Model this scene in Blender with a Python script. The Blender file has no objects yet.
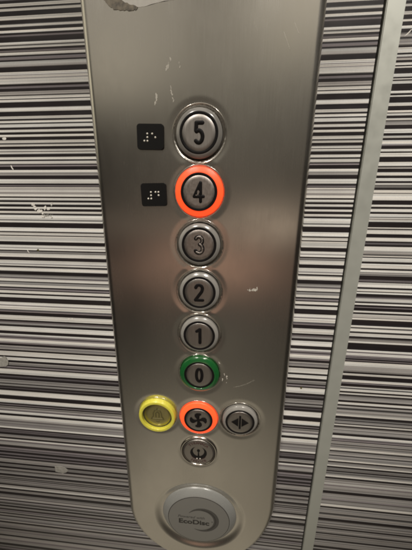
import bpy, bmesh, math, random
import numpy as np
from mathutils import Vector, Matrix

random.seed(7)
rng = np.random.RandomState(5)
MM = 0.001
scene = bpy.context.scene
COL = scene.collection
R = math.radians

# ------------------------------------------------------------------ materials
def new_mat(name):
    m = bpy.data.materials.new(name)
    m.use_nodes = True
    nt = m.node_tree
    for n in list(nt.nodes):
        nt.nodes.remove(n)
    out = nt.nodes.new('ShaderNodeOutputMaterial')
    b = nt.nodes.new('ShaderNodeBsdfPrincipled')
    nt.links.new(b.outputs[0], out.inputs[0])
    return m, nt, b

def noise(nt, scale_vec, scale=1.0, detail=4, rough=0.55, coord='Object'):
    tc = nt.nodes.new('ShaderNodeTexCoord')
    mp = nt.nodes.new('ShaderNodeMapping')
    mp.inputs['Scale'].default_value = scale_vec
    nt.links.new(tc.outputs[coord], mp.inputs['Vector'])
    n = nt.nodes.new('ShaderNodeTexNoise')
    n.inputs['Scale'].default_value = scale
    n.inputs['Detail'].default_value = detail
    n.inputs['Roughness'].default_value = rough
    nt.links.new(mp.outputs[0], n.inputs['Vector'])
    return n

def maprange(nt, src, a, b, c, d):
    m = nt.nodes.new('ShaderNodeMapRange')
    m.inputs['From Min'].default_value = a
    m.inputs['From Max'].default_value = b
    m.inputs['To Min'].default_value = c
    m.inputs['To Max'].default_value = d
    nt.links.new(src, m.inputs['Value'])
    return m.outputs['Result']

def mulcol(nt, col_a, fac_out):
    m = nt.nodes.new('ShaderNodeMix')
    m.data_type = 'RGBA'; m.blend_type = 'MULTIPLY'
    m.inputs['Factor'].default_value = 1.0
    if isinstance(col_a, tuple):
        m.inputs['A'].default_value = col_a
    else:
        nt.links.new(col_a, m.inputs['A'])
    nt.links.new(fac_out, m.inputs['B'])
    return m.outputs['Result']

def bump(nt, b, src, strength, dist):
    n = nt.nodes.new('ShaderNodeBump')
    n.inputs['Strength'].default_value = strength
    n.inputs['Distance'].default_value = dist
    nt.links.new(src, n.inputs['Height'])
    nt.links.new(n.outputs[0], b.inputs['Normal'])

def simple(name, col, rough=0.5, metal=0.0, coat=0.0, spec=0.5, var=0.12, vs=400, bmp=0.0, emit=None, es=0.0):
    m, nt, b = new_mat(name)
    n = noise(nt, (1, 1, 1), vs, 5)
    f = maprange(nt, n.outputs['Fac'], 0.3, 0.7, 1 - var, 1 + var)
    nt.links.new(mulcol(nt, (*col, 1), f), b.inputs['Base Color'])
    rr = maprange(nt, n.outputs['Fac'], 0.3, 0.7, max(0.03, rough - 0.06), min(1, rough + 0.06))
    nt.links.new(rr, b.inputs['Roughness'])
    b.inputs['Metallic'].default_value = metal
    b.inputs['Coat Weight'].default_value = coat
    b.inputs['Coat Roughness'].default_value = 0.12
    b.inputs['Specular IOR Level'].default_value = spec
    if bmp:
        bump(nt, b, n.outputs['Fac'], bmp, 0.0002)
    if emit:
        b.inputs['Emission Color'].default_value = (*emit, 1)
        b.inputs['Emission Strength'].default_value = es
    return m

def steel(name, col, rough, aniso, brush=(2600, 2600, 26), amt=0.10, bstr=0.06, blotch=True):
    m, nt, b = new_mat(name)
    br = noise(nt, brush, 1.0, 5, 0.65)
    bl = noise(nt, (1, 1, 0.6), 22, 5, 0.6)
    f1 = maprange(nt, br.outputs['Fac'], 0.3, 0.7, 1 - amt, 1 + amt)
    c = mulcol(nt, (*col, 1), f1)
    nt.links.new(c, b.inputs['Base Color'])
    b.inputs['Metallic'].default_value = 1.0
    ad = nt.nodes.new('ShaderNodeMath'); ad.operation = 'ADD'
    nt.links.new(maprange(nt, br.outputs['Fac'], 0.3, 0.7, rough - 0.03, rough + 0.03), ad.inputs[0])
    nt.links.new(maprange(nt, bl.outputs['Fac'], 0.35, 0.65, -0.035, 0.035), ad.inputs[1])
    nt.links.new(ad.outputs[0], b.inputs['Roughness'])
    if aniso:
        b.inputs['Anisotropic'].default_value = aniso
        t = nt.nodes.new('ShaderNodeTangent')
        t.direction_type = 'UV_MAP'; t.uv_map = 'UVMap'
        nt.links.new(t.outputs[0], b.inputs['Tangent'])
        b.inputs['Anisotropic Rotation'].default_value = ANISO_ROT
    bump(nt, b, br.outputs['Fac'], bstr, 0.0001)
    return m

ANISO_ROT = 0.0

def stripe_material():
    m, nt, b = new_mat('striped_laminate')
    at = nt.nodes.new('ShaderNodeAttribute'); at.attribute_name = 'stripe'
    fine = noise(nt, (7, 7, 2300), 1.0, 3, 0.6)
    blot = noise(nt, (30, 30, 45), 1.0, 5, 0.6)
    spk = noise(nt, (1, 1, 1), 900, 2, 0.5)
    f = maprange(nt, fine.outputs['Fac'], 0.3, 0.7, 0.80, 1.16)
    c = mulcol(nt, at.outputs['Color'], f)
    f2 = maprange(nt, blot.outputs['Fac'], 0.3, 0.7, 0.93, 1.06)
    c = mulcol(nt, c, f2)
    f3 = maprange(nt, spk.outputs['Fac'], 0.2, 0.8, 0.94, 1.06)
    c = mulcol(nt, c, f3)
    nt.links.new(c, b.inputs['Base Color'])
    nt.links.new(maprange(nt, blot.outputs['Fac'], 0.3, 0.7, 0.27, 0.40), b.inputs['Roughness'])
    b.inputs['Specular IOR Level'].default_value = 0.22
    bump(nt, b, spk.outputs['Fac'], 0.05, 0.0002)
    return m

M = {}
M['plate'] = steel('brushed_stainless_steel', (0.565, 0.540, 0.495), 0.25, 0.6, brush=(5200, 5200, 30), amt=0.035, bstr=0.015)
M['bezel'] = simple('polished_steel_lip', (0.66, 0.62, 0.56), 0.16, 1.0, var=0.02, vs=60)
M['face'] = steel('brushed_button_steel', (0.36, 0.335, 0.31), 0.40, 0.0, brush=(1800, 1800, 90), amt=0.10, bstr=0.05)
M['faceworn'] = steel('worn_button_steel', (0.37, 0.33, 0.30), 0.42, 0.0, brush=(700, 700, 500), amt=0.16, bstr=0.12)
M['alarmface'] = steel('yellowish_button_steel', (0.50, 0.45, 0.20), 0.42, 0.0, brush=(1800, 1800, 90), amt=0.10, bstr=0.05)
M['clear'] = simple('milky_clear_plastic', (0.225, 0.215, 0.195), 0.20, 0.0, coat=0.5, var=0.03)
M['black'] = simple('black_enamel', (0.006, 0.005, 0.005), 0.45, var=0.2, spec=0.18)
M['gap'] = simple('dark_gap', (0.03, 0.026, 0.022), 0.6)
M['red'] = simple('lit_red_plastic', (0.75, 0.10, 0.03), 0.35, var=0.03, emit=(1.0, 0.062, 0.012), es=0.86)
M['green'] = simple('green_plastic', (0.008, 0.080, 0.018), 0.16, coat=1.0, var=0.06)
M['yellow'] = simple('yellow_plastic', (0.58, 0.53, 0.06), 0.30, coat=0.3, var=0.05)
M['plaque'] = simple('black_plaque_plastic', (0.007, 0.0065, 0.006), 0.55, var=0.3, vs=1500, bmp=0.15, spec=0.15)
M['white'] = simple('white_tactile_dot', (0.80, 0.76, 0.66), 0.45, var=0.05)
M['bell'] = simple('engraved_bell', (0.11, 0.095, 0.035), 0.5, 0.4, var=0.25, vs=1500)
M['bronze'] = simple('bronze_print', (0.055, 0.026, 0.024), 0.5, var=0.15)
M['cap'] = simple('silver_cap_plastic', (0.185, 0.18, 0.165), 0.34, 0.3, var=0.03, vs=900)
M['capside'] = simple('pale_cap_side', (0.225, 0.225, 0.21), 0.28, 0.1, var=0.015, vs=120)
M['print'] = simple('black_print', (0.016, 0.014, 0.012), 0.5, var=0.1)
M['greyprint'] = simple('dark_grey_print', (0.05, 0.047, 0.042), 0.5, var=0.1)
M['trim'] = simple('satin_grey_trim', (0.42, 0.43, 0.385), 0.42, 0.4, var=0.015, vs=120)
M['paper'] = simple('white_paper', (0.86, 0.83, 0.76), 0.8, var=0.06)
M['glue'] = simple('dirty_glue', (0.24, 0.205, 0.15), 0.6, var=0.7, vs=260, bmp=0.6)
M['scuff'] = simple('pale_scuff', (0.56, 0.53, 0.46), 0.6, 0.3, var=0.2, vs=700)
M['chalk'] = simple('whitish_chip', (0.72, 0.69, 0.63), 0.7, var=0.2, vs=700, bmp=0.3)
M['tape'] = simple('grey_filler', (0.29, 0.28, 0.25), 0.6, var=0.2, vs=400, bmp=0.4)
M['stripe'] = stripe_material()

# ------------------------------------------------------------------ mesh helpers
def link(name, me, mats, parent=None, loc=None, smooth=True):
    o = bpy.data.objects.new(name, me)
    COL.objects.link(o)
    for m in (mats if isinstance(mats, (list, tuple)) else [mats]):
        me.materials.append(m)
    if smooth and len(me.polygons):
        me.polygons.foreach_set('use_smooth', [True] * len(me.polygons))
    if parent is not None:
        o.parent = parent
    if loc is not None:
        o.location = loc
    return o

def empty(name, loc, parent=None):
    o = bpy.data.objects.new(name, None)
    COL.objects.link(o)
    o.empty_display_size = 0.01
    o.location = loc
    if parent is not None:
        o.parent = parent
    return o

def from_bm(bm, name):
    me = bpy.data.meshes.new(name)
    bm.normal_update()
    bm.to_mesh(me); bm.free()
    return me

def lathe(name, prof, seg=96):
    """prof: list of (radius mm, height mm); axis towards the viewer (-Y)."""
    bm = bmesh.new()
    rings = []
    for r, h in prof:
        if r <= 1e-6:
            rings.append([bm.verts.new((0, -h * MM, 0))])
        else:
            rings.append([bm.verts.new((r * MM * math.cos(2 * math.pi * k / seg), -h * MM, r * MM * math.sin(2 * math.pi * k / seg))) for k in range(seg)])
    for a, b in zip(rings, rings[1:]):
        for k in range(seg):
            k2 = (k + 1) % seg
            if len(a) == 1 and len(b) == 1:
                continue
            if len(a) == 1:
                bm.faces.new((a[0], b[k], b[k2]))
            elif len(b) == 1:
                bm.faces.new((a[k], b[0], a[k2]))
            else:
                bm.faces.new((a[k], b[k], b[k2], a[k2]))
    bmesh.ops.recalc_face_normals(bm, faces=bm.faces[:])
    # face the viewer
    s = sum((f.normal.y * f.calc_area() for f in bm.faces))
    if s > 0:
        bmesh.ops.reverse_faces(bm, faces=bm.faces[:])
    return from_bm(bm, name)

def arc(cx, cy, r, a0, a1, n=5):
    return [(cx + r * math.cos(R(a0 + (a1 - a0) * i / n)), cy + r * math.sin(R(a0 + (a1 - a0) * i / n))) for i in range(n + 1)]

def prism(polys, h0, h1, name, bevel=0.0):
    """polys: list of outlines [(x,z) mm]; extruded from height h0 to h1 (mm, towards the viewer)."""
    bm = bmesh.new()
    for i_p, poly in enumerate(polys):
        h1 += 0.004 if i_p else 0.0        # overlapping pieces never share a plane
        n = len(poly)
        area = sum(poly[i][0] * poly[(i + 1) % n][1] - poly[(i + 1) % n][0] * poly[i][1] for i in range(n))
        if area < 0:
            poly = poly[::-1]
        bot = [bm.verts.new((x * MM, -h0 * MM, z * MM)) for x, z in poly]
        top = [bm.verts.new((x * MM, -h1 * MM, z * MM)) for x, z in poly]
        f = bm.faces.new(top)
        for i in range(n):
            j = (i + 1) % n
            bm.faces.new((bot[i], bot[j], top[j], top[i]))
        if bevel:
            es = [e for e in f.edges]
            bmesh.ops.bevel(bm, geom=es, offset=bevel * MM, segments=2, affect='EDGES', profile=0.5)
    big = [f for f in bm.faces if len(f.verts) > 4]
    bmesh.ops.triangulate(bm, faces=big)
    bmesh.ops.recalc_face_normals(bm, faces=bm.faces[:])
    return from_bm(bm, name)

def band(outer, inner, h0, h1, name):
    """flat strip between two polylines of equal length"""
    bm = bmesh.new()
    O = [bm.verts.new((x * MM, -h1 * MM, z * MM)) for x, z in outer]
    I = [bm.verts.new((x * MM, -h1 * MM, z * MM)) for x, z in inner]
    O2 = [bm.verts.new((x * MM, -h0 * MM, z * MM)) for x, z in outer]
    I2 = [bm.verts.new((x * MM, -h0 * MM, z * MM)) for x, z in inner]
    for i in range(len(O) - 1):
        bm.faces.new((O[i], O[i + 1], I[i + 1], I[i]))
        bm.faces.new((O[i], O2[i], O2[i + 1], O[i + 1]))
        bm.faces.new((I[i], I[i + 1], I2[i + 1], I2[i]))
    bmesh.ops.recalc_face_normals(bm, faces=bm.faces[:])
    return from_bm(bm, name)

def strokes(paths, w, name, lift=0.5, sink=0.0):
    """rounded raised strokes: each path a list of (x,z) mm; half-round section of width w and height lift."""
    bm = bmesh.new()
    prof = [(-1, 0), (-0.94, 0.45), (-0.72, 0.8), (-0.35, 1.0), (0.35, 1.0), (0.72, 0.8), (0.94, 0.45), (1, 0)]
    parts = []
    for path in paths:                      # break at sharp corners so that the width never pinches
        cur = [path[0]]
        for i in range(1, len(path) - 1):
            cur.append(path[i])
            a = Vector(path[i]) - Vector(path[i - 1]); c = Vector(path[i + 1]) - Vector(path[i])
            if a.length > 1e-6 and c.length > 1e-6 and a.angle(c) > R(35):
                parts.append(cur); cur = [path[i]]
        cur.append(path[-1]); parts.append(cur)
    for k_, path in enumerate(parts):
        sink += 0.013                       # overlapping strokes never share a plane
        P = [Vector((x, z)) for x, z in path]
        n = len(P)
        rows = []
        def row(c, d, s):
            nrm = Vector((-d.y, d.x))
            return [bm.verts.new(((c.x + nrm.x * a * w / 2 * s) * MM, -(sink + lift * b * (0.25 + 0.75 * s)) * MM, (c.y + nrm.y * a * w / 2 * s) * MM)) for a, b in prof]
        d0 = (P[1] - P[0]).normalized()
        for t in (80, 60, 35, 15):
            rows.append(row(P[0] - d0 * (w / 2 * math.sin(R(t))), d0, math.cos(R(t))))
        for i in range(n):
            if i == 0: d = d0
            elif i == n - 1: d = (P[-1] - P[-2]).normalized()
            else: d = ((P[i] - P[i - 1]).normalized() + (P[i + 1] - P[i]).normalized()).normalized()
            rows.append(row(P[i], d, 1.0))
        d1 = (P[-1] - P[-2]).normalized()
        for t in (15, 35, 60, 80):
            rows.append(row(P[-1] + d1 * (w / 2 * math.sin(R(t))), d1, math.cos(R(t))))
        for a, b in zip(rows, rows[1:]):
            for k in range(len(prof) - 1):
                bm.faces.new((a[k], a[k + 1], b[k + 1], b[k]))
    bmesh.ops.recalc_face_normals(bm, faces=bm.faces[:])
    s = sum(f.normal.y * f.calc_area() for f in bm.faces)
    if s > 0:
        bmesh.ops.reverse_faces(bm, faces=bm.faces[:])
    return from_bm(bm, name)

def text_mesh(body, size, name, bold=0.0, shear=0.0, sx=1.0, h=0.08, align='CENTER'):
    cu = bpy.data.curves.new(name, 'FONT')
    cu.body = body; cu.size = size * MM; cu.align_x = align; cu.align_y = 'CENTER'
    cu.offset = bold * MM; cu.shear = shear; cu.extrude = h * 0.5 * MM
    o = bpy.data.objects.new(name, cu)
    COL.objects.link(o)
    dg = bpy.context.evaluated_depsgraph_get()
    me = bpy.data.meshes.new_from_object(o.evaluated_get(dg))
    me.name = name
    bpy.data.objects.remove(o)
    bpy.data.curves.remove(cu)
    # stand it up: text XY -> XZ, front towards -Y
    me.transform(Matrix.Rotation(R(90), 4, 'X') @ Matrix.Diagonal((sx, 1, 1, 1)))
    me.materials.clear()
    return me

def ragged(cx, cz, rx, rz, n=14, j=0.35, rot=0.0):
    out = []
    for k in range(n):
        a = 2 * math.pi * k / n
        q = 1 + random.uniform(-j, j)
        x, z = rx * q * math.cos(a), rz * q * math.sin(a)
        out.append((cx + x * math.cos(rot) - z * math.sin(rot), cz + x * math.sin(rot) + z * math.cos(rot)))
    return out

# ------------------------------------------------------------------ striped wall sheets
LEFT_Z0 = 85.1
LEFT = "84.47D 82.78L 81.67D 80.24L 77.41D 75.23L 72.80D 71.25L 69.36D 67.92L 66.60D 65.56M 62.46D 60.86L 60.27D 59.04L 57.63D 56.78M 56.39D 54.76L 53.73D 52.00M 51.00D 49.03L 47.63G 44.53D 42.84L 42.39M 41.05L 40.60M 38.87L 36.96L 35.55D 34.22M 32.25D 29.93G 29.33D 27.56L 27.00D 25.41L 21.86D 19.19L 16.02D 14.23L 13.11D 11.55L 10.67D 8.55L 6.92D 5.23L 3.48D 1.97L -0.45D -2.48L -3.29D -4.73L -6.78D -8.23L -8.85D -10.30L -12.50D -14.28L -14.72D -15.37D -17.49L -18.07D -19.30M -21.97D -24.13L -26.08G -28.86D -32.17L -33.49D -34.49M -35.05D -35.94L -37.28G -38.97L -39.42M -40.27G -42.19L -43.33D -45.21L -46.76D -48.49L -50.46D -51.97L -53.95D -55.77L -57.13D -60.99L -61.58D -63.26L -67.48D -70.71L -71.75D -73.84L -74.71D -77.64L -79.41L -82.43D -84.70L -85.21M -86.86L -88.07D -89.93G -93.09L -96.08D -99.16L -99.82M -101.07L -102.59D -105.92L -109.20D -111.70G -112.32D -113.13M -115.59L -116.55D -118.61G -120.89L -122.21D -123.60M -124.65D -127.10L -128.72D -131.27L -135.92D -138.80L -139.82M -143.46L -144.19D -145.88M -149.35D -152.57L -153.94L -155.67D -157.10M -159.15G -161.05D -165.80L -168.89D -170.75L -172.00M -172.63D -174.43M -178.06L -179.64M -181.79D -184.04G -184.60M -186.37G -188.23D -193.28L -195.09D -198.56L -201.05D -204.31G -205.83D -207.51M -208.78D -214.59L -217.25D -218.90M -221.50D -225.71G -226.76D -229.59G -231.37D -232.44M -235.03D -240.90L -243.30D -245.89D -250.50L -252.08D -253.57M -255.16D -259.10G -261.09M -264.42L -267.38D -271.53L -274.05G -274.73M -278.45G -279.23M -282.19G -284.47L -286.36D -290.77M -293.29D -297.56G -299.60D -301.65L -303.71M -308.90G -311.73D -317.42M -320.08D -322.43M -324.79D -326.52M -328.68D -334.02G -336.88D -340.19G -343.41D -346.43G -347.78D -352.07G -354.95D -357.27G -358.42D -359.68G -360.95D -362.33G -363.26M -367.68G -370.01D -372.95G -375.08L -377.57D -381.39G -385.71D -389.59G -390.68M -394.59G -396.44D -397.42M -400.63G -402.12D -404.49G -406.87D -410.39G -412.41D -414.82M -417.24G -419.04D -422.25G -424.18D -428.60G -430.42M -433.04G -435.68D -440.58G -442.05M -444.72G -447.14D -449.84G -451.73M -457.73G -460.48D -466.29G -469.36M -474.70G"
RIGHT_Z0 = 74.3
RIGHT = "72.47D 71.31L 68.77D 67.17L 64.70D 63.63L 61.42D 59.95L 57.82D 55.44G 54.77D 52.94G 52.64M 51.09G 50.02D 47.19L 46.13D 45.15L 44.71M 44.31D 43.24G 41.85D 40.54L 39.69D 38.96L 35.73D 33.94L 33.02D 32.47L 31.64D 30.11L 25.99D 24.62L 23.39D 22.63L 19.10D 17.27L 14.51D 13.33L 12.80D 11.57L 9.84D 8.66L 8.11D 5.82G 3.31D 0.79L -0.84D -2.22L -3.65D -6.23L -7.16M -9.24D -10.81L -11.75D -14.17L -17.63D -20.20L -20.90D -21.97G -24.41D -26.54L -28.35D -30.27L -31.70D -32.92L -33.25D -35.04G -36.39D -38.42L -38.99D -43.61L -46.72D -48.17L -49.68D -51.84L -53.37D -55.49L -55.97D -56.92L -57.39D -59.06L -63.21D -64.11L -65.08D -68.07L -70.83D -73.61L -74.85D -76.35M -77.73D -81.63L -84.11G -84.75D -85.64L -86.60D -89.55L -91.23D -94.90L -96.22D -98.14L -100.94G -104.23D -105.65M -106.66D -110.54L -112.12D -113.98L -114.74D -116.13L -118.56D -120.03M -122.91L -124.25D -125.67L -127.31D -128.24M -130.96D -132.47L -133.99D -135.80L -136.24M -136.82L -137.26D -138.94L -144.18D -146.04L -147.08D -149.85L -151.29D -154.31L -156.14D -158.82G -160.60L -167.10D -169.01L -170.26M -172.58L -175.50M -176.97D -177.75M -178.93D -183.17L -188.97G -190.78D -192.70L -197.08D -199.75L -201.20M -204.30D -205.76L -206.81D -209.32L -211.01D -212.70L -214.40D -219.10G -221.25D -223.85L -225.48D -228.10G -228.98D -233.83G -236.83L -239.29D -241.09G -242.22D -244.93G -246.07D -247.89L -249.49D -257.00G -259.45D -262.40L -265.80M -266.68D -269.64G -270.53D -275.15G -277.56L -279.07D -283.47G -284.69D -288.84G -291.16L -292.86D -295.98G -297.86L -299.75D -303.07G -304.97D -309.29G -311.86L -314.13D -320.16G -322.13L -324.11M -330.93G -334.29D -341.59G -343.13M -349.34G -352.64L -354.92D -362.51G -363.93D -369.85G -373.47D -383.54G -385.57D -392.48G -394.18D -402.15G -404.26D -412.96G"


def parse(z0, txt):
    out = [(z0, None)]
    for t in txt.split():
        out.append((float(t[:-1]), t[-1]))
    return out

STRIPE_COL = {'D': (0.019, 0.0155, 0.016), 'M': (0.165, 0.148, 0.152), 'G': (0.315, 0.300, 0.285), 'L': (0.67, 0.652, 0.61)}

def fill(z_from, z_to, mean):
    """more of the same irregular stripes, going down from z_from to z_to"""
    out = []; z = z_from; dark = True
    while z > z_to:
        w = random.choice((0.5, 0.8, 1.2, 1.8, 2.4, 3.2)) * mean
        z -= w
        out.append((z, 'D' if dark else random.choice('LLGLM')))
        dark = not dark
    return out

def wall_sheet(name, x0, x1, top, z0, txt, bottom, thick=4.0):
    bands = []
    up = fill(top, z0, 1.4)
    up[-1] = (z0, up[-1][1])
    bands = [(top, None)] + up + parse(z0, txt)[1:]
    bands += fill(bands[-1][0], bottom, 1.4)
    # the print inside a band is made of finer lines
    fine = [bands[0]]
    tone = [None]
    for (za, _), (zb, l) in zip(bands, bands[1:]):
        h = za - zb
        n = 1 if l == 'D' and h < 1.2 else max(1, int(round(h / random.choice((.40, .5, .62)))))
        n = min(n, 14)
        cuts = sorted([za - h * (k + random.uniform(-.3, .3)) / n for k in range(1, n)], reverse=True) + [zb]
        for k, z in enumerate(cuts):
            if l == 'D': q = random.uniform(.85, 1.25)
            elif l == 'L': q = random.choice((1.12, 1.08, 1.0, .95, .86, .70)) if n > 1 else 1.0
            elif l == 'G': q = random.choice((1.35, 1.1, 1.0, .8, .6, .42)) if n > 1 else 1.0
            else: q = random.choice((1.7, 1.2, 1.0, .7, .4)) if n > 1 else 1.0
            if l in 'LG' and n > 2 and k in (0, n - 1): q *= .86
            fine.append((z, l)); tone.append(q)
    bands = fine
    zs = [b[0] for b in bands]
    cols = []
    for (z, l), q0 in zip(bands[1:], tone[1:]):
        c = STRIPE_COL[l]
        q = q0 * (1 + random.uniform(-0.07, 0.07))
        t = random.uniform(-0.03, 0.03)
        cols.append((min(.8, c[0] * q * (1 + t)), min(.8, c[1] * q), min(.8, c[2] * q * (1 - t)), 1))
    me = bpy.data.meshes.new(name)
    verts, faces, fc = [], [], []
    for i, z in enumerate(zs):
        verts += [(x0 * MM, 0, z * MM), (x1 * MM, 0, z * MM)]
    for i in range(len(zs) - 1):
        a = 2 * i
        faces.append((a, a + 2, a + 3, a + 1)); fc.append(cols[i])
    b = len(verts)
    for z in (zs[0], zs[-1]):
        verts += [(x0 * MM, thick * MM, z * MM), (x1 * MM, thick * MM, z * MM)]
    n = 2 * (len(zs) - 1)
    edge = (0.03, 0.026, 0.024, 1)
    side_l = [2 * i for i in range(len(zs))] + [b + 2, b]
    side_r = [2 * i + 1 for i in range(len(zs))] + [b + 3, b + 1]
    faces += [tuple(side_l), tuple(side_r[::-1]), (0, 1, b + 1, b), (n, b + 2, b + 3, n + 1), (b, b + 1, b + 3, b + 2)]
    fc += [edge] * 5
    me.from_pydata(verts, [], faces)
    at = me.attributes.new('stripe', 'FLOAT_COLOR', 'FACE')
    at.data.foreach_set('color', [v for c in fc for v in c])
    bm = bmesh.new(); bm.from_mesh(me)
    bmesh.ops.recalc_face_normals(bm, faces=bm.faces[:])
    bm.to_mesh(me); bm.free()
    return link(name, me, M['stripe'], smooth=False)

TX0, TX1 = 115.0, 126.2
wall_a = wall_sheet('wall_panel', -620, TX0 - 0.9, 330, LEFT_Z0, LEFT, -640)
wall_a['label'] = 'wide black and white striped laminate wall sheet behind the steel button panel'
wall_a['category'] = 'wall panel'; wall_a['kind'] = 'thing'
wall_b = wall_sheet('wall_panel', TX1 + 0.1, 560, 330, RIGHT_Z0, RIGHT, -640)
wall_b['label'] = 'striped laminate wall sheet to the right of the grey trim strip'
wall_b['category'] = 'wall panel'; wall_b['kind'] = 'thing'

def fray(poly, n=4, j=.3):
    out = []
    for (a, c), (b, d) in zip(poly, poly[1:] + poly[:1]):
        for q in range(n):
            out.append((a + (b - a) * q / n + random.uniform(-j, j), c + (d - c) * q / n + random.uniform(-j, j)))
    return out
def chip(name, polys, h, mat, parent, y=0.0):
    if name == 'filler_patch':
        polys = [fray(p) for p in polys]
    return link(name, prism(polys, y, y + h, name), mat, parent, smooth=False)

# chips and smears on the laminate
def crumbs(cx, cz, rx, rz, n, rot=0.0, size=1.0):
    out = []
    for k in range(n):
        a, q = random.uniform(0, 6.283), random.random() ** .6
        x, z = rx * q * math.cos(a), rz * q * math.sin(a)
        r = size * random.uniform(.35, 1.0)
        out.append(ragged(cx + x * math.cos(rot) - z * math.sin(rot), cz + x * math.sin(rot) + z * math.cos(rot), r, r * random.uniform(.6, 1.2), 8, .45))
    return out
cr = crumbs(-137.3, -50.6, .7, 3.0, 9, .5, 1.0) + crumbs(-133.3, -53.4, 2.2, 1.6, 12, 0, .9) + crumbs(-131.2, -57, 1.0, 2.6, 10, -.3, .9) + crumbs(-128, -51.4, .7, 2.0, 7, -.5, .8) + crumbs(-122, -48.6, .3, 2.2, 6, -.3, .5) + crumbs(-125, -52.2, 1.5, .6, 6, 0, .8) + crumbs(-123.5, -58.5, .6, .8, 4, 0, .6)
chip('paint_chip', cr, 0.2, M['chalk'], wall_a)
chip('smear', crumbs(-127, -57.3, 4.2, 1.3, 26, 0, .6), 0.06, M['tape'], wall_a)
chip('filler_patch', [[(-216, -194.5), (-207, -195.5), (-203, -196.5), (-198, -196), (-195.5, -194), (-193.6, -195.5), (-192.2, -199), (-192.6, -203), (-195, -205.6), (-201, -207), (-209, -206.5), (-216, -207)]], 0.5, M['tape'], wall_a)
chip('filler_patch', [[(-164.5, -333.5), (-160, -332.6), (-155, -333), (-152.5, -334.5), (-149, -337.5), (-151.8, -340.5), (-155.6, -342.6), (-160.5, -342), (-164.8, -341)]], 0.4, M['tape'], wall_a)
for (x, z, a, b) in ((-140.7, -86.6, 1.0, .9), (-153, 1, 1.3, .9), (-121.8, -150.7, .8, .5), (-118.6, -150.2, .5, 1.0), (92.8, -209, .9, 1.2)):
    chip('nick', [ragged(x, z, a, b, 8, .4)], 0.15, M['chalk'] if x < -145 or -123 < x < -118 else M['bell'], wall_a)
for (x, z, a, b) in ((-186, -61, 1.4, .35), (-150, -88, .4, 1.5), (-151, -20, .5, 1.6)):
    chip('nick', [ragged(x, z, a, b, 8, .4, .4)], 0.1, M['chalk'], wall_a)
chip('nick', [ragged(131.5, 57.5, 2.4, .35, 9, .3, .8), ragged(134, 58.6, .4, 1.2, 8, .3)], 0.12, M['chalk'], wall_b)

# ------------------------------------------------------------------ trim strip over the joint
trim = empty('trim_strip', (0, 0, 0))
trim['label'] = 'plain grey vertical trim strip covering the joint between the two striped sheets'
trim['category'] = 'trim strip'; trim['kind'] = 'thing'
bm = bmesh.new()
bmesh.ops.create_cube(bm, size=1.0)
for v in bm.verts:
    v.co = Vector(((TX0 + TX1) / 2 + v.co.x * (TX1 - TX0), -0.2 + v.co.y * 4.4, -155 + v.co.z * 970)) * MM
bmesh.ops.bevel(bm, geom=[e for e in bm.edges if abs(e.verts[0].co.z - e.verts[1].co.z) > .1 and e.verts[0].co.y < 0], offset=0.45 * MM, segments=3, affect='EDGES')
link('cover_bar', from_bm(bm, 'cover_bar'), M['trim'], trim, smooth=False)
bm = bmesh.new()
bmesh.ops.create_cube(bm, size=1.0)
for v in bm.verts:
    v.co = Vector(((TX0 - 3 + TX1 + 3) / 2 + v.co.x * (TX1 - TX0 + 6), 5.6 + v.co.y * 2.8, -155 + v.co.z * 970)) * MM
link('joint_backing', from_bm(bm, 'joint_backing'), M['gap'], trim, smooth=False)

# ------------------------------------------------------------------ control panel
PANEL_D = 10.0
panel = empty('control_panel', (0, 0, 0))
panel['label'] = 'brushed stainless steel lift button panel with a rounded bottom, mounted on the striped wall'
panel['category'] = 'control panel'

XB = 0.65
PITCH = 38.56
BUTTONS = [(XB, -PITCH * i) for i in range(6)]
YEL, FAN, DOOR, SVC = (-39.5, -241.1), (-0.3, -241.7), (38.2, -240.6), (-0.4, -282.4)
ALLB = BUTTONS + [YEL, FAN, DOOR]
DISC = (-0.3, -373.0)
HW, ZT, ZB = 78.0, 190.0, -446.0
ZC = {-1: -368.0, 1: -346.0}       # where the straight sides end, left and right
EDGE_R = 5.5

def half_width(z, side):
    zc = ZC[side]
    if z >= zc:
        return HW
    t = (zc - z) / (zc - ZB)
    return HW * math.sqrt(max(0.0, 1 - t * t))

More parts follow.
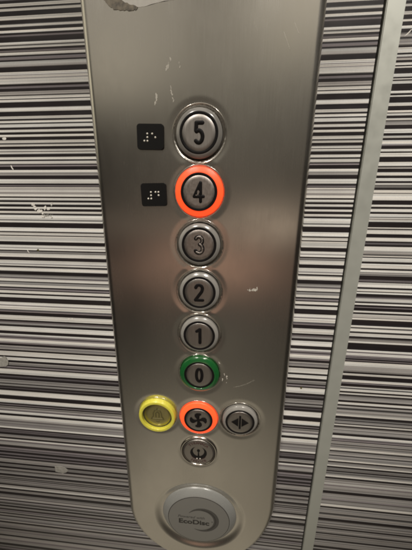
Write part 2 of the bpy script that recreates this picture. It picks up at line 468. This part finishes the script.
def plate_mesh():
    edge = [0, .08, .25, .5, .85, 1.25, 1.75, 2.3, 2.9, 3.6, 4.3, 5.0, 5.6, 6.4]
    inner = list(np.arange(7.2, 80.0, 0.8))
    e = np.array(edge + inner)
    u = np.concatenate([-(80 - e), [0.0], (80 - e)[::-1]]) / 80.0
    zz = [ZT]
    zs = list(np.arange(ZT, ZB + 12, -0.8))
    zs += list(np.arange(ZB + 12, ZB + 5, -0.5)) + [ZB + q for q in edge[::-1] if q < 5.0]
    zs = np.array(sorted(set([round(float(q), 4) for q in zs]), reverse=True))
    nu, nz = len(u), len(zs)
    WL = np.array([max(half_width(z, -1), 0.02) for z in zs])
    WR = np.array([max(half_width(z, 1), 0.02) for z in zs])
    U = np.repeat(u[None, :], nz, 0)
    X = np.where(U < 0, U * WL[:, None], U * WR[:, None])
    Z = np.repeat(zs[:, None], nu, 1)
    # distance from the outline
    zc = np.where(X < 0, ZC[-1], ZC[1])
    bb = zc - ZB
    qz = np.maximum(zc - Z, 0)
    q = np.sqrt((X / HW) ** 2 + (qz / bb) ** 2) + 1e-9
    g = np.sqrt((X / HW ** 2) ** 2 + (qz / bb ** 2) ** 2) / q + 1e-9
    d = np.where(qz > 0, (1 - q) / g, HW - np.abs(X))
    d = np.clip(d, 0, None)
    X = X + 0.5
    H = np.full(X.shape, PANEL_D)
    e1 = np.clip(EDGE_R - d, 0, EDGE_R)
    H -= EDGE_R - np.sqrt(np.clip(EDGE_R ** 2 - e1 ** 2, 0, None))
    # the sheet is not perfectly flat
    def sst(a, b, v):
        t = np.clip((v - a) / (b - a), 0, 1); return t * t * (3 - 2 * t)
    for bx, bz in ALLB:
        r = np.hypot(X - bx, Z - bz)
        H -= 0.35 * (1 - sst(18.6, 23.5, r))
        H -= 7.0 * (1 - sst(16.6, 17.4, r))
    r = np.hypot(X - SVC[0], Z - SVC[1])
    H -= 0.3 * (1 - sst(17.6, 21, r)); H -= 7.0 * (1 - sst(15.6, 16.4, r))
    r = np.hypot(X - DISC[0], Z - DISC[1])
    H -= 2.6 * (1 - sst(40.5, 50.0, r))
    verts = np.stack([X, -H, Z], -1).reshape(-1, 3) * MM
    idx = np.arange(nz * nu).reshape(nz, nu)
    a = idx[:-1, :-1].ravel(); b = idx[1:, :-1].ravel(); c = idx[1:, 1:].ravel(); dd = idx[:-1, 1:].ravel()
    quads = np.stack([a, b, c, dd], -1)
    # returns to the wall all round
    loop = list(idx[:, 0]) + list(idx[-1, 1:]) + list(idx[-2::-1, -1]) + list(idx[0, -2:0:-1])
    base = len(verts)
    rim = verts[loop].copy(); rim[:, 1] = -0.05 * MM
    verts = np.concatenate([verts, rim])
    n = len(loop)
    sides = [(loop[i], base + i, base + (i + 1) % n, loop[(i + 1) % n]) for i in range(n)]
    me = bpy.data.meshes.new('faceplate')
    me.from_pydata(verts.tolist(), [], quads.tolist() + sides)
    uv = me.uv_layers.new(name='UVMap')
    li = np.zeros(len(me.loops), dtype=np.int32)
    me.loops.foreach_get('vertex_index', li)
    co = verts[li]
    uv.data.foreach_set('uv', np.stack([co[:, 0] * 2 + .5, co[:, 2] * 2 + .9], -1).ravel())
    me.update()
    return me

plate = link('faceplate', plate_mesh(), M['plate'], panel)

# --- button pieces (mm from the panel front; the button's Empty sits on the panel front)
bezel_me = lathe('bezel', [(19.25, -0.9), (19.2, 0.02), (19.05, 0.10), (18.8, 0.10), (18.5, -0.06), (18.1, -0.38), (17.6, -0.86), (17.1, -1.38), (16.7, -1.72), (16.4, -1.88), (16.2, -1.95)])
ring_clear = lathe('ring', [(16.2, -2.0), (16.1, 0.6)] + arc(15.3, 1.0, .8, 0, 60, 5) + [(15.2, 2.1), (14.2, 2.75), (13.5, 3.05), (13.25, 3.05)])
ring_wide = lathe('ring', [(17.6, -1.6), (17.55, 1.0)] + arc(16.3, 1.6, 1.2, 0, 62, 6) + [(16.2, 3.0), (14.6, 3.75)] + arc(13.75, 3.45, .45, 75, 180, 5) + [(13.25, 1.5)])
ring_flat = lathe('ring', [(17.7, -1.6), (17.6, 0.6)] + arc(16.9, 0.9, .7, 0, 70, 5) + [(15.6, 2.0), (14.2, 2.6), (13.35, 2.75), (13.25, 2.75)])
ring_tall = lathe('ring', [(17.8, -1.6), (17.6, 2.0)] + arc(16.1, 3.2, 1.3, 5, 85, 7) + arc(14.7, 3.8, .6, 90, 180, 5) + [(13.9, 0.8)])
recess_me = lathe('recess', [(17.3, -1.75), (13.0, -1.8)])
blk_me = lathe('black_ring', [(13.4, 2.2), (13.38, 3.12), (13.15, 3.2), (11.8, 3.2), (11.55, 3.08), (11.5, 2.2)])
face_me = lathe('face', [(11.55, 2.4), (11.53, 3.05), (11.3, 3.24), (9, 3.26), (5, 3.28), (0, 3.28)])
face_low = lathe('face', [(14.0, .9), (13.2, 1.35), (12.9, 1.75), (9, 1.8), (5, 1.8), (0, 1.8)])

def ell(cx, cz, rx, rz, a0, a1, n=14):
    return [(cx + rx * math.cos(R(a0 + (a1 - a0) * i / n)), cz + rz * math.sin(R(a0 + (a1 - a0) * i / n))) for i in range(n + 1)]

DIG = {
 '5': [[(2.5, 5.9), (-1.7, 5.9), (-2.1, 1.3)] , ell(0.0, -2.0, 2.75, 3.7, 140, -128, 18)],
 '4': [[(1.2, -6.2), (1.2, 6.0), (-3.4, -2.9), (3.2, -2.9)]],
 '3': [ell(-.1, 3.1, 2.6, 2.9, 150, -70, 14) + ell(-.1, -2.7, 2.9, 3.2, 75, -150, 16)],
 '2': [ell(0, 3.2, 2.7, 2.9, 165, -20, 14) + [(2.1, .8), (-2.7, -5.6), (-2.9, -6.0), (2.9, -6.0)]],
 '1': [[(-2.0, 3.9), (.7, 5.8), (.7, -6.1)]],
 '0': [ell(0, 0, 2.7, 6.0, 90, 450, 36)],
}
DIG['5'] = [[(2.5, 5.9), (-1.6, 5.9), (-1.9, 1.4)] + ell(-0.1, -2.1, 2.7, 3.6, 122, -135, 18)]

def button(label, pos, ring_mesh, ring_mat, ringname='ring', black=True, face=face_me, facemat='face'):
    b = empty('push_button', (pos[0] * MM, -(PANEL_D - 0.35) * MM, pos[1] * MM), panel)
    b['label'] = label
    link('bezel', bezel_me.copy(), M['bezel'], b)
    link('recess', recess_me.copy(), M['gap'], b)
    link(ringname, ring_mesh.copy(), M[ring_mat], b)
    if black:
        link('black_ring', blk_me.copy(), M['black'], b)
    link('face', face.copy(), M[facemat], b)
    return b

SPEC = {'5': (ring_clear, 'clear', 'button numbered 5 with a pale ring'),
        '4': (ring_flat, 'red', 'button numbered 4 with its ring lit orange red'),
        '3': (ring_clear, 'clear', 'button numbered 3 with the black worn off its numeral'),
        '2': (ring_clear, 'clear', 'button numbered 2 with a pale ring'),
        '1': (ring_clear, 'clear', 'button numbered 1 with a pale ring'),
        '0': (ring_wide, 'green', 'button numbered 0 with a raised green ring')}
for (d, (rm, mt, lab)), pos in zip(SPEC.items(), BUTTONS):
    b = button(lab, pos, rm, mt, facemat='faceworn' if d in '43' else 'face')
    link('numeral', strokes([[(x * (1.0 if d != '0' else .92), z * 1.06) for x, z in q] for q in DIG[d]], {'4': 2.4, '3': 3.0}.get(d, 2.75), 'numeral', 0.5, 3.2), M['black'], b)
    if d == '3':
        D3 = DIG['3'][0]
        for q, wd in ((D3[:5], 1.0), (D3[4:9], 1.5), (D3[8:13], 1.1), (D3[14:20], 1.4), (D3[20:24], 1.7), (D3[24:31], 1.3)):
            q = [(x + random.uniform(-.22, .22), (z + random.uniform(-.2, .2)) * 1.06) for x, z in q]
            link('worn_metal', strokes([q], wd, 'worn_metal', 0.3, 3.50 + random.uniform(0, .04)), M['faceworn'], b)
    if d == '4':
        link('worn_metal', prism([ragged(-.4, -.4, .9, 1.6, 9, .3, -.4), ragged(-1.8, -2.2, .7, .4, 7, .3)], 3.3, 3.78, 'worn_metal'), M['faceworn'], b, smooth=False)

# yellow alarm button, face sunk in its ring, engraved bell
b = button('alarm button with a tall yellow ring and an engraved bell', YEL, ring_tall, 'yellow', black=False, face=face_low, facemat='alarmface')
link('rim_shade_ring', lathe('rim_shade_ring', [(14.0, 1.5), (13.3, 1.85), (12.7, 1.76)]), M['gap'], b)  # dark ring colours in the shade where the face sinks below the rim
bell = [[(-5, -3.6), (5, -3.6)], [(-4.6, -3.2), (-3.4, -1), (-3.2, 2.2), (-1.9, 5.0), (0, 5.8), (1.9, 5.0), (3.2, 2.2), (3.4, -1), (4.6, -3.2)],
        [(-1.4, -5.4), (0, -6), (1.4, -5.4)], [(0, 6), (0, 7.2)], [(-1.2, -1.6), (-1.3, 2.0), (0, 3.8)], [(1.2, -1.6), (1.3, 2.0), (0, 3.8)]]
link('bell_symbol', strokes([[(x * 1.22, z * 1.18) for x, z in q] for q in bell], 1.25, 'bell_symbol', 0.3, 1.75), M['bell'], b)

# fan button
b = button('fan button with its ring lit orange red', FAN, ring_flat, 'red')
blades = []
for k in range(4):
    a = 90 * k + 14
    out = []
    base = [(-.6, 0.3), (-1.1, 2.2), (-2.0, 4.2), (-1.6, 6.0), (.4, 7.1), (2.8, 6.7), (4.0, 5.5), (3.7, 4.8), (2.2, 4.3), (1.2, 3.2), (.9, 1.9), (.8, 0.3)]
    for x, z in base:
        out.append((x * math.cos(R(a)) - z * math.sin(R(a)), x * math.sin(R(a)) + z * math.cos(R(a))))
    blades.append([(x * 1.12, z * 1.12) for x, z in out])
blades.append([(1.5 * math.cos(R(q)), 1.5 * math.sin(R(q))) for q in range(0, 360, 20)])
for i, q in enumerate(blades):
    pass
link('fan_symbol', prism(blades[:4], 3.2, 3.62, 'fan_symbol'), M['black'], b, smooth=False)
link('fan_hub', prism(blades[4:], 3.2, 3.66, 'fan_hub'), M['black'], b, smooth=False)

# door-open button
b = button('door opening button with two black arrowheads either side of a bar', DOOR, ring_clear, 'clear')
link('arrow_symbol', prism([[(-1.5, 4.7), (-1.5, -4.7), (-7.9, 0)]], 3.2, 3.65, 'arrow_symbol', .15), M['black'], b, smooth=False)
link('arrow_symbol', prism([[(1.5, 4.7), (7.9, 0), (1.5, -4.7)]], 3.2, 3.65, 'arrow_symbol', .15), M['black'], b, smooth=False)
link('bar_symbol', strokes([[(0, 6.6), (0, -6.6)]], 1.9, 'bar_symbol', .5, 3.2), M['black'], b)

# key-service button: flat printed cap
b = empty('push_button', (SVC[0] * MM, -(PANEL_D - 0.3) * MM, SVC[1] * MM), panel)
b['label'] = 'small service button printed with a round dark emblem and curved words'
link('bezel', lathe('bezel', [(18.3, -0.9), (18.25, 0.3), (17.9, 0.9), (17.3, 1.2), (16.7, 1.1), (16.2, 0.6), (15.9, -0.4), (15.5, -.9)]), M['bezel'], b)
link('gap_ring', lathe('gap_ring', [(16.0, -.5), (14.6, -.45)]), M['gap'], b)
link('face', lathe('face', [(15.0, -.8), (14.95, .7), (14.6, 1.15), (13.6, 1.3), (8, 1.32), (0, 1.32)]), M['face'], b)
# crescent
outc = ell(0, -.6, 8.2, 7.6, 122, 418, 48)
inc = ell(0, 1.4, 5.6, 6.0, 122, 418, 48)
link('crescent_symbol', band(outc, inc, 1.25, 1.40, 'crescent_symbol'), M['black'], b, smooth=False)
link('key_symbol', prism([[(1.5 * math.cos(R(q)), 2.2 + 1.8 * math.sin(R(q))) for q in range(0, 360, 20)], [(-.55, .4), (-.9, -4.4), (.9, -4.4), (.55, .4)]], 1.3, 1.43, 'key_symbol'), M['black'], b, smooth=False)
link('lower_print', band(ell(0, -3.6, 7.4, 5.6, 195, 345, 20), ell(0, -.8, 7.4, 6.6, 212, 328, 20), 1.25, 1.36, 'lower_print'), M['bronze'], b, smooth=False)
link('pilot_dot', prism([[(sx * 1.5 + .6 * math.cos(R(q)), -7.6 + .6 * math.sin(R(q))) for q in range(0, 360, 30)] for sx in (-1, 1)], 1.3, 1.6, 'pilot_dot'), M['white'], b, smooth=False)

def arc_text(parent, word, rad, a0, a1, size, up, h):
    n = len(word)
    tot = bmesh.new()
    for i, chh in enumerate(word):
        a = a0 + (a1 - a0) * i / (n - 1)
        me = text_mesh(chh, size, 'lettering', bold=0.12, h=0.05)
        rot = (90 - a) if up else -(a + 90)
        me.transform(Matrix.Translation((rad * math.cos(R(a)) * MM, -h * MM, rad * math.sin(R(a)) * MM)) @ Matrix.Rotation(R(rot), 4, 'Y'))
        tot.from_mesh(me)
        bpy.data.meshes.remove(me)
    return link('lettering', from_bm(tot, 'lettering'), M['bronze'], parent, smooth=False)
arc_text(b, 'TYRANACA', 11.4, 136, 44, 3.9, True, 1.36)
arc_text(b, 'SERVICE', 11.9, 236, 304, 3.6, False, 1.36)

# ------------------------------------------------------------------ braille plaques
def rrect(w, h, r, n=5):
    out = []
    for cx, cz, a in ((w / 2 - r, h / 2 - r, 0), (-w / 2 + r, h / 2 - r, 90), (-w / 2 + r, -h / 2 + r, 180), (w / 2 - r, -h / 2 + r, 270)):
        out += arc(cx, cz, r, a, a + 90, n)
    return out
def plaque(label, x, z, tilt, dots):
    p = empty('braille_plaque', (x * MM, -(PANEL_D + 0.1) * MM, z * MM), panel)
    p.rotation_euler = (0, R(tilt), 0)
    p['label'] = label
    link('backing', prism([rrect(19.0, 16.4, 1.7)], -0.6, 1.3, 'backing', .35), M['plaque'], p, smooth=False)
    for dx, dz in dots:
        link('dot', dot_me, M['white'] if not dot_me.materials else [], p, (dx * MM, -1.25 * MM, dz * MM))
dot_me = lathe('dot', [(.68, 0)] + [(.68 * math.cos(R(q)), .45 * math.sin(R(q))) for q in (20, 40, 60, 80)] + [(0, .46)], 16)
C = (-4.2, -2.0, 1.5, 3.7); RW = (1.9, -.4, -2.7)
plaque('black braille plaque beside button 5', -33.8, -1.6, 1.5, [(C[1], RW[0]), (C[1], RW[1]), (C[1], RW[2]), (C[0], RW[2]), (C[2], RW[0]), (C[3], RW[1])])
plaque('black braille plaque beside button 4', -33.2, -40.6, -1.0, [(C[1], RW[0]), (C[1], RW[1]), (C[1], RW[2]), (C[0], RW[2]), (C[2], RW[0]), (C[3], RW[0]), (C[3], RW[1])])

# ------------------------------------------------------------------ round badge
bd = empty('badge', (DISC[0] * MM, -(PANEL_D - 2.6) * MM, DISC[1] * MM), panel)
bd['label'] = 'round silver badge printed EcoDisc with a dark swirl'
link('badge_side', lathe('badge_side', [(40.2, -1.0), (39.9, 0.5), (39.2, 1.3), (38.2, 2.2), (35.2, 4.2), (33.8, 5.0), (33.0, 5.25)], 160), M['capside'], bd)
link('badge_face', lathe('badge_face', [(33.0, 5.2), (32.6, 5.42), (31.8, 5.5), (20, 5.55), (0, 5.55)], 160), M['cap'], bd)
t = text_mesh('EcoDisc', 8.9, 'lettering', bold=.30, sx=1.14, h=.06, align='LEFT')
link('lettering', t, M['print'], bd, (-21.8 * MM, -5.6 * MM, -3.8 * MM), smooth=False)
t = text_mesh('Powered with', 5.2, 'lettering', bold=.04, shear=.25, sx=.98, h=.06, align='LEFT')
link('lettering', t, M['greyprint'], bd, (-22.6 * MM, -5.6 * MM, 3.4 * MM), smooth=False)
t = text_mesh('\u00ae', 2.4, 'lettering', h=.06, align='LEFT')
link('lettering', t, M['greyprint'], bd, (13.6 * MM, -5.6 * MM, -1.0 * MM), smooth=False)
# swirl: an arc that thins to nothing at both ends, with a paler core line
o_, i_, o2, i2 = [], [], [], []
for k in range(73):
    t_ = k / 72
    a = 150 - 275 * t_
    th = 5.4 * math.sin(math.pi * min(1, max(0, t_))) ** 0.85 + .12
    c_, s_ = math.cos(R(a)), math.sin(R(a))
    ro, ri = 17.4 - .6 * t_, 17.4 - .6 * t_ - th
    o_.append((4.6 + ro * c_, .4 + ro * s_)); i_.append((4.6 + ri * c_, .4 + ri * s_))
    m_ = ri + th * .30
    o2.append((4.6 + (m_ + th * .13) * c_, .4 + (m_ + th * .13) * s_)); i2.append((4.6 + m_ * c_, .4 + m_ * s_))
link('swirl', band(o_, i_, 5.4, 5.64, 'swirl'), M['greyprint'], bd, smooth=False)
link('swirl', band(o2[14:-14], i2[14:-14], 5.6, 5.70, 'swirl'), M['print'], bd, smooth=False)
link('seam', lathe('seam', [(33.1, 5.24), (32.75, 5.46), (32.5, 5.48)], 160), M['gap'], bd)

# ------------------------------------------------------------------ wear on the steel
def pf(x, z): return PANEL_D + 0.16
def specks(cx, cz, rx, rz, n, rot=0.0, size=.5):
    out = []
    for k in range(n):
        a, q = random.uniform(0, 6.283), random.random() ** .6
        x, z = rx * q * math.cos(a), rz * q * math.sin(a)
        r = size * random.uniform(.3, 1.0)
        out.append(ragged(cx + x * math.cos(rot) - z * math.sin(rot), cz + x * math.sin(rot) + z * math.cos(rot), r * .55, r * random.uniform(.6, 1.5), 7, .45, random.uniform(-.5, .5)))
    return out
def scuff(polys, mat='scuff', y=None):
    return link('scuff', prism(polys, PANEL_D - .3, (y or PANEL_D + .035), 'scuff'), M[mat], plate, smooth=False)
scuff(specks(41, -113.4, 2.2, .8, 8, 0, .8) + specks(45, -112.0, 2.4, 1.3, 16, .2, 1.0) + specks(43, -112.6, 4.6, 1.9, 8, .1, .4))
scuff(specks(-20.3, 40.5, .45, 3.0, 12, -.4, 1.1) + specks(-18.4, 44.2, .4, 2.0, 7, .2, .9) + specks(-12.4, 41.2, .2, 2.0, 6, .15, .6))
scuff(specks(-28.6, 22.6, .3, 1.8, 8, -.15, .95) + specks(-29.4, 19.8, .3, 1.2, 6, -.15, .95))
scuff(specks(-18.0, 25.3, .4, 1.8, 9, .3, .95) + specks(-17.0, 21.5, .2, 1.9, 6, .15, .7) + specks(-18.4, 28.2, .2, 1.2, 5, 0, .6))
scuff(specks(22.7, -192.3, .3, 1.4, 4, .3, .7) + specks(24.8, -195.8, .4, 1.7, 6, -.1, .7) + specks(21.3, -197.8, .4, 1.4, 5, 0, .7) + specks(18.2, -181, 1.6, .4, 5, -.7, .6) + specks(24.6, -200.6, .4, .8, 3, 0, .6))
scuff([[(31, -205.5), (37, -203.4), (43, -200.6), (49, -196.4), (49.1, -196.45), (43, -200.7), (37, -203.5)]])
for q in (ragged(55.5, 52, .08, 5, 8, .3, .45), ragged(61, 58, .07, 4, 8, .3, .5), ragged(36, 60, .06, 4, 8, .3, .5)):
    scuff([q])

# ------------------------------------------------------------------ torn paper label at the top
lab = empty('torn_label', (-35 * MM, -(PANEL_D + .1) * MM, 80 * MM))
lab['label'] = 'torn white paper label remnant with dirty glue stuck high on the steel panel'
lab['category'] = 'label'
bot = [(-51.5, 75.8), (-48, 74.4), (-44, 73.4), (-40.5, 72.9), (-37, 72.7), (-33, 73.2), (-29.5, 73.9), (-25, 74.3), (-21, 75.0), (-17, 75.3), (-12, 75.9), (-6, 76.4), (0, 77.0), (8, 77.5)]
bot = [(x, z + random.uniform(-.25, .25)) for x, z in bot]
pts = bot + [(9, 92), (8.5, 120), (-52, 121), (-53, 95)]
link('paper', prism([[(x + 35, z - 80) for x, z in pts]], -.3, .0, 'paper'), M['paper'], lab, smooth=False)
gl = [(-62, 79.0), (-57.5, 75.0), (-54, 72.3), (-48.5, 71.6), (-43, 71.0), (-39.5, 71.4), (-38.2, 72.8), (-44, 74.6), (-48, 76.2), (-50.5, 80), (-52, 92), (-62, 92)]
gl2 = []
for (a, c), (b2, d2) in zip(gl, gl[1:] + gl[:1]):
    for q in range(4):
        gl2.append((a + (b2 - a) * q / 4 + random.uniform(-.35, .35), c + (d2 - c) * q / 4 + random.uniform(-.35, .35)))
link('glue_residue', prism([[(x + 35, z - 80) for x, z in gl2]], -.2, .16, 'glue_residue'), M['glue'], lab, smooth=False)

# ------------------------------------------------------------------ light
def spot(name, loc, target, power, size, angle, blend, col):
    l = bpy.data.lights.new(name, 'SPOT')
    l.energy = power; l.shadow_soft_size = size; l.spot_size = R(angle); l.spot_blend = blend; l.color = col
    o = bpy.data.objects.new(name, l); COL.objects.link(o)
    o.location = loc
    o.rotation_euler = (Vector(target) - Vector(loc)).to_track_quat('-Z', 'Y').to_euler()
    return o
WARM = (1.0, 0.94, 0.87)
spot('ceiling_spot', (-0.42, -0.80, 0.92), (-0.16, 0, -0.145), 79, 0.09, 21.5, 1.0, WARM)
spot('ceiling_spot', (0.44, -0.80, 0.92), (0.16, 0, -0.115), 88, 0.09, 21.5, 1.0, WARM)

w = bpy.data.worlds.new('World'); scene.world = w; w.use_nodes = True
nt = w.node_tree
bg = nt.nodes['Background']
tc = nt.nodes.new('ShaderNodeTexCoord')
sx = nt.nodes.new('ShaderNodeSeparateXYZ')
nt.links.new(tc.outputs['Generated'], sx.inputs[0])
ramp = nt.nodes.new('ShaderNodeValToRGB')
nt.links.new(maprange(nt, sx.outputs['Z'], -1, 1, 0, 1), ramp.inputs[0])
STOPS = [(-1.0, (.46, .41, .31)), (-.86, (.42, .37, .285)), (-.72, (.31, .275, .215)), (-.58, (.165, .147, .116)), (-.42, (.085, .076, .063)), (-.33, (.072, .063, .053)),
         (-.265, (.17, .125, .10)), (-.225, (.14, .105, .083)), (-.18, (.06, .05, .044)), (-.125, (.09, .075, .063)), (-.085, (.40, .33, .26)), (-.045, (.11, .095, .078)), (.02, (.125, .11, .09)), (.2, (.15, .134, .11)), (.33, (.175, .16, .13)), (.5, (.235, .215, .18)), (.66, (.30, .27, .22)), (.80, (1.2, 1.12, .98)), (1.0, (1.3, 1.2, 1.05))]
el = ramp.color_ramp.elements
while len(el) > 1: el.remove(el[-1])
for i, (z, c) in enumerate(STOPS):
    e = el[0] if i == 0 else el.new((z + 1) / 2)
    e.position = (z + 1) / 2; e.color = (*c, 1)
ab = nt.nodes.new('ShaderNodeMath'); ab.operation = 'ABSOLUTE'
ad = nt.nodes.new('ShaderNodeMath'); ad.operation = 'ADD'; ad.inputs[1].default_value = 0.06
nt.links.new(sx.outputs['X'], ad.inputs[0]); nt.links.new(ad.outputs[0], ab.inputs[0])
side = maprange(nt, ab.outputs[0], 0.13, 0.44, 1.0, 0.20)
nz = noise(nt, (1.0, 1.0, 1.6), 2.6, 3, 0.5, 'Generated')
lump = maprange(nt, nz.outputs['Fac'], 0.32, 0.68, 0.62, 1.38)
c1 = mulcol(nt, ramp.outputs[0], side)
c2 = mulcol(nt, c1, lump)
total = c2
# soft glows added for the steel to reflect: ceiling lamps, left-edge sheen, warm streaks
for d, w0, col in (((-.28, -.86, .43), .978, (.34, .31, .255)), ((.20, -.86, .47), .982, (.48, .435, .34)), ((-.89, -.23, .40), .93, (1.0, .92, .70)), ((-.42, -.84, .35), .988, (.40, .365, .295)), ((-.17, -.96, -.235), .988, (.40, .225, .155)), ((.02, -.97, -.245), .989, (.42, .235, .16)), ((.10, -.99, -.088), .994, (.60, .48, .37)), ((.19, -.98, -.085), .994, (.42, .34, .265))):
    vm = nt.nodes.new('ShaderNodeVectorMath'); vm.operation = 'DOT_PRODUCT'
    vm.inputs[1].default_value = Vector(d).normalized()
    nt.links.new(tc.outputs['Generated'], vm.inputs[0])
    mr = nt.nodes.new('ShaderNodeMapRange'); mr.interpolation_type = 'SMOOTHSTEP'
    mr.inputs['From Min'].default_value = w0; mr.inputs['From Max'].default_value = 1.0
    nt.links.new(vm.outputs['Value'], mr.inputs['Value'])
    mx = nt.nodes.new('ShaderNodeMix'); mx.data_type = 'RGBA'; mx.blend_type = 'ADD'
    nt.links.new(mr.outputs['Result'], mx.inputs['Factor'])
    nt.links.new(total, mx.inputs['A']); mx.inputs['B'].default_value = (*col, 1)
    total = mx.outputs['Result']
nt.links.new(total, bg.inputs['Color'])
bg.inputs['Strength'].default_value = 1.0

# ------------------------------------------------------------------ camera
cam = bpy.data.cameras.new('Camera')
cam.sensor_fit = 'HORIZONTAL'; cam.sensor_width = 36.0; cam.lens = 267.09 / 412 * 36.0
cam.clip_start = 0.005; cam.clip_end = 50
co = bpy.data.objects.new('Camera', cam); COL.objects.link(co)
right = Vector((0.99585847, 0.0907548, 0.00542885))
fwd = Vector((-0.08577074, 0.95761692, -0.27497859))
up = Vector((-0.03015439, 0.27337412, 0.96143502))
m = Matrix((right, up, -fwd)).transposed().to_4x4()
m.translation = Vector((24.135, -213.576, -43.108)) * MM
co.matrix_world = m
scene.camera = co
scene.cycles.pixel_filter_type = 'BLACKMAN_HARRIS'
scene.cycles.filter_width = 2.1
scene.view_settings.view_transform = 'Standard'
scene.view_settings.look = 'None'
scene.view_settings.exposure = 0.0
scene.view_settings.gamma = 1.0
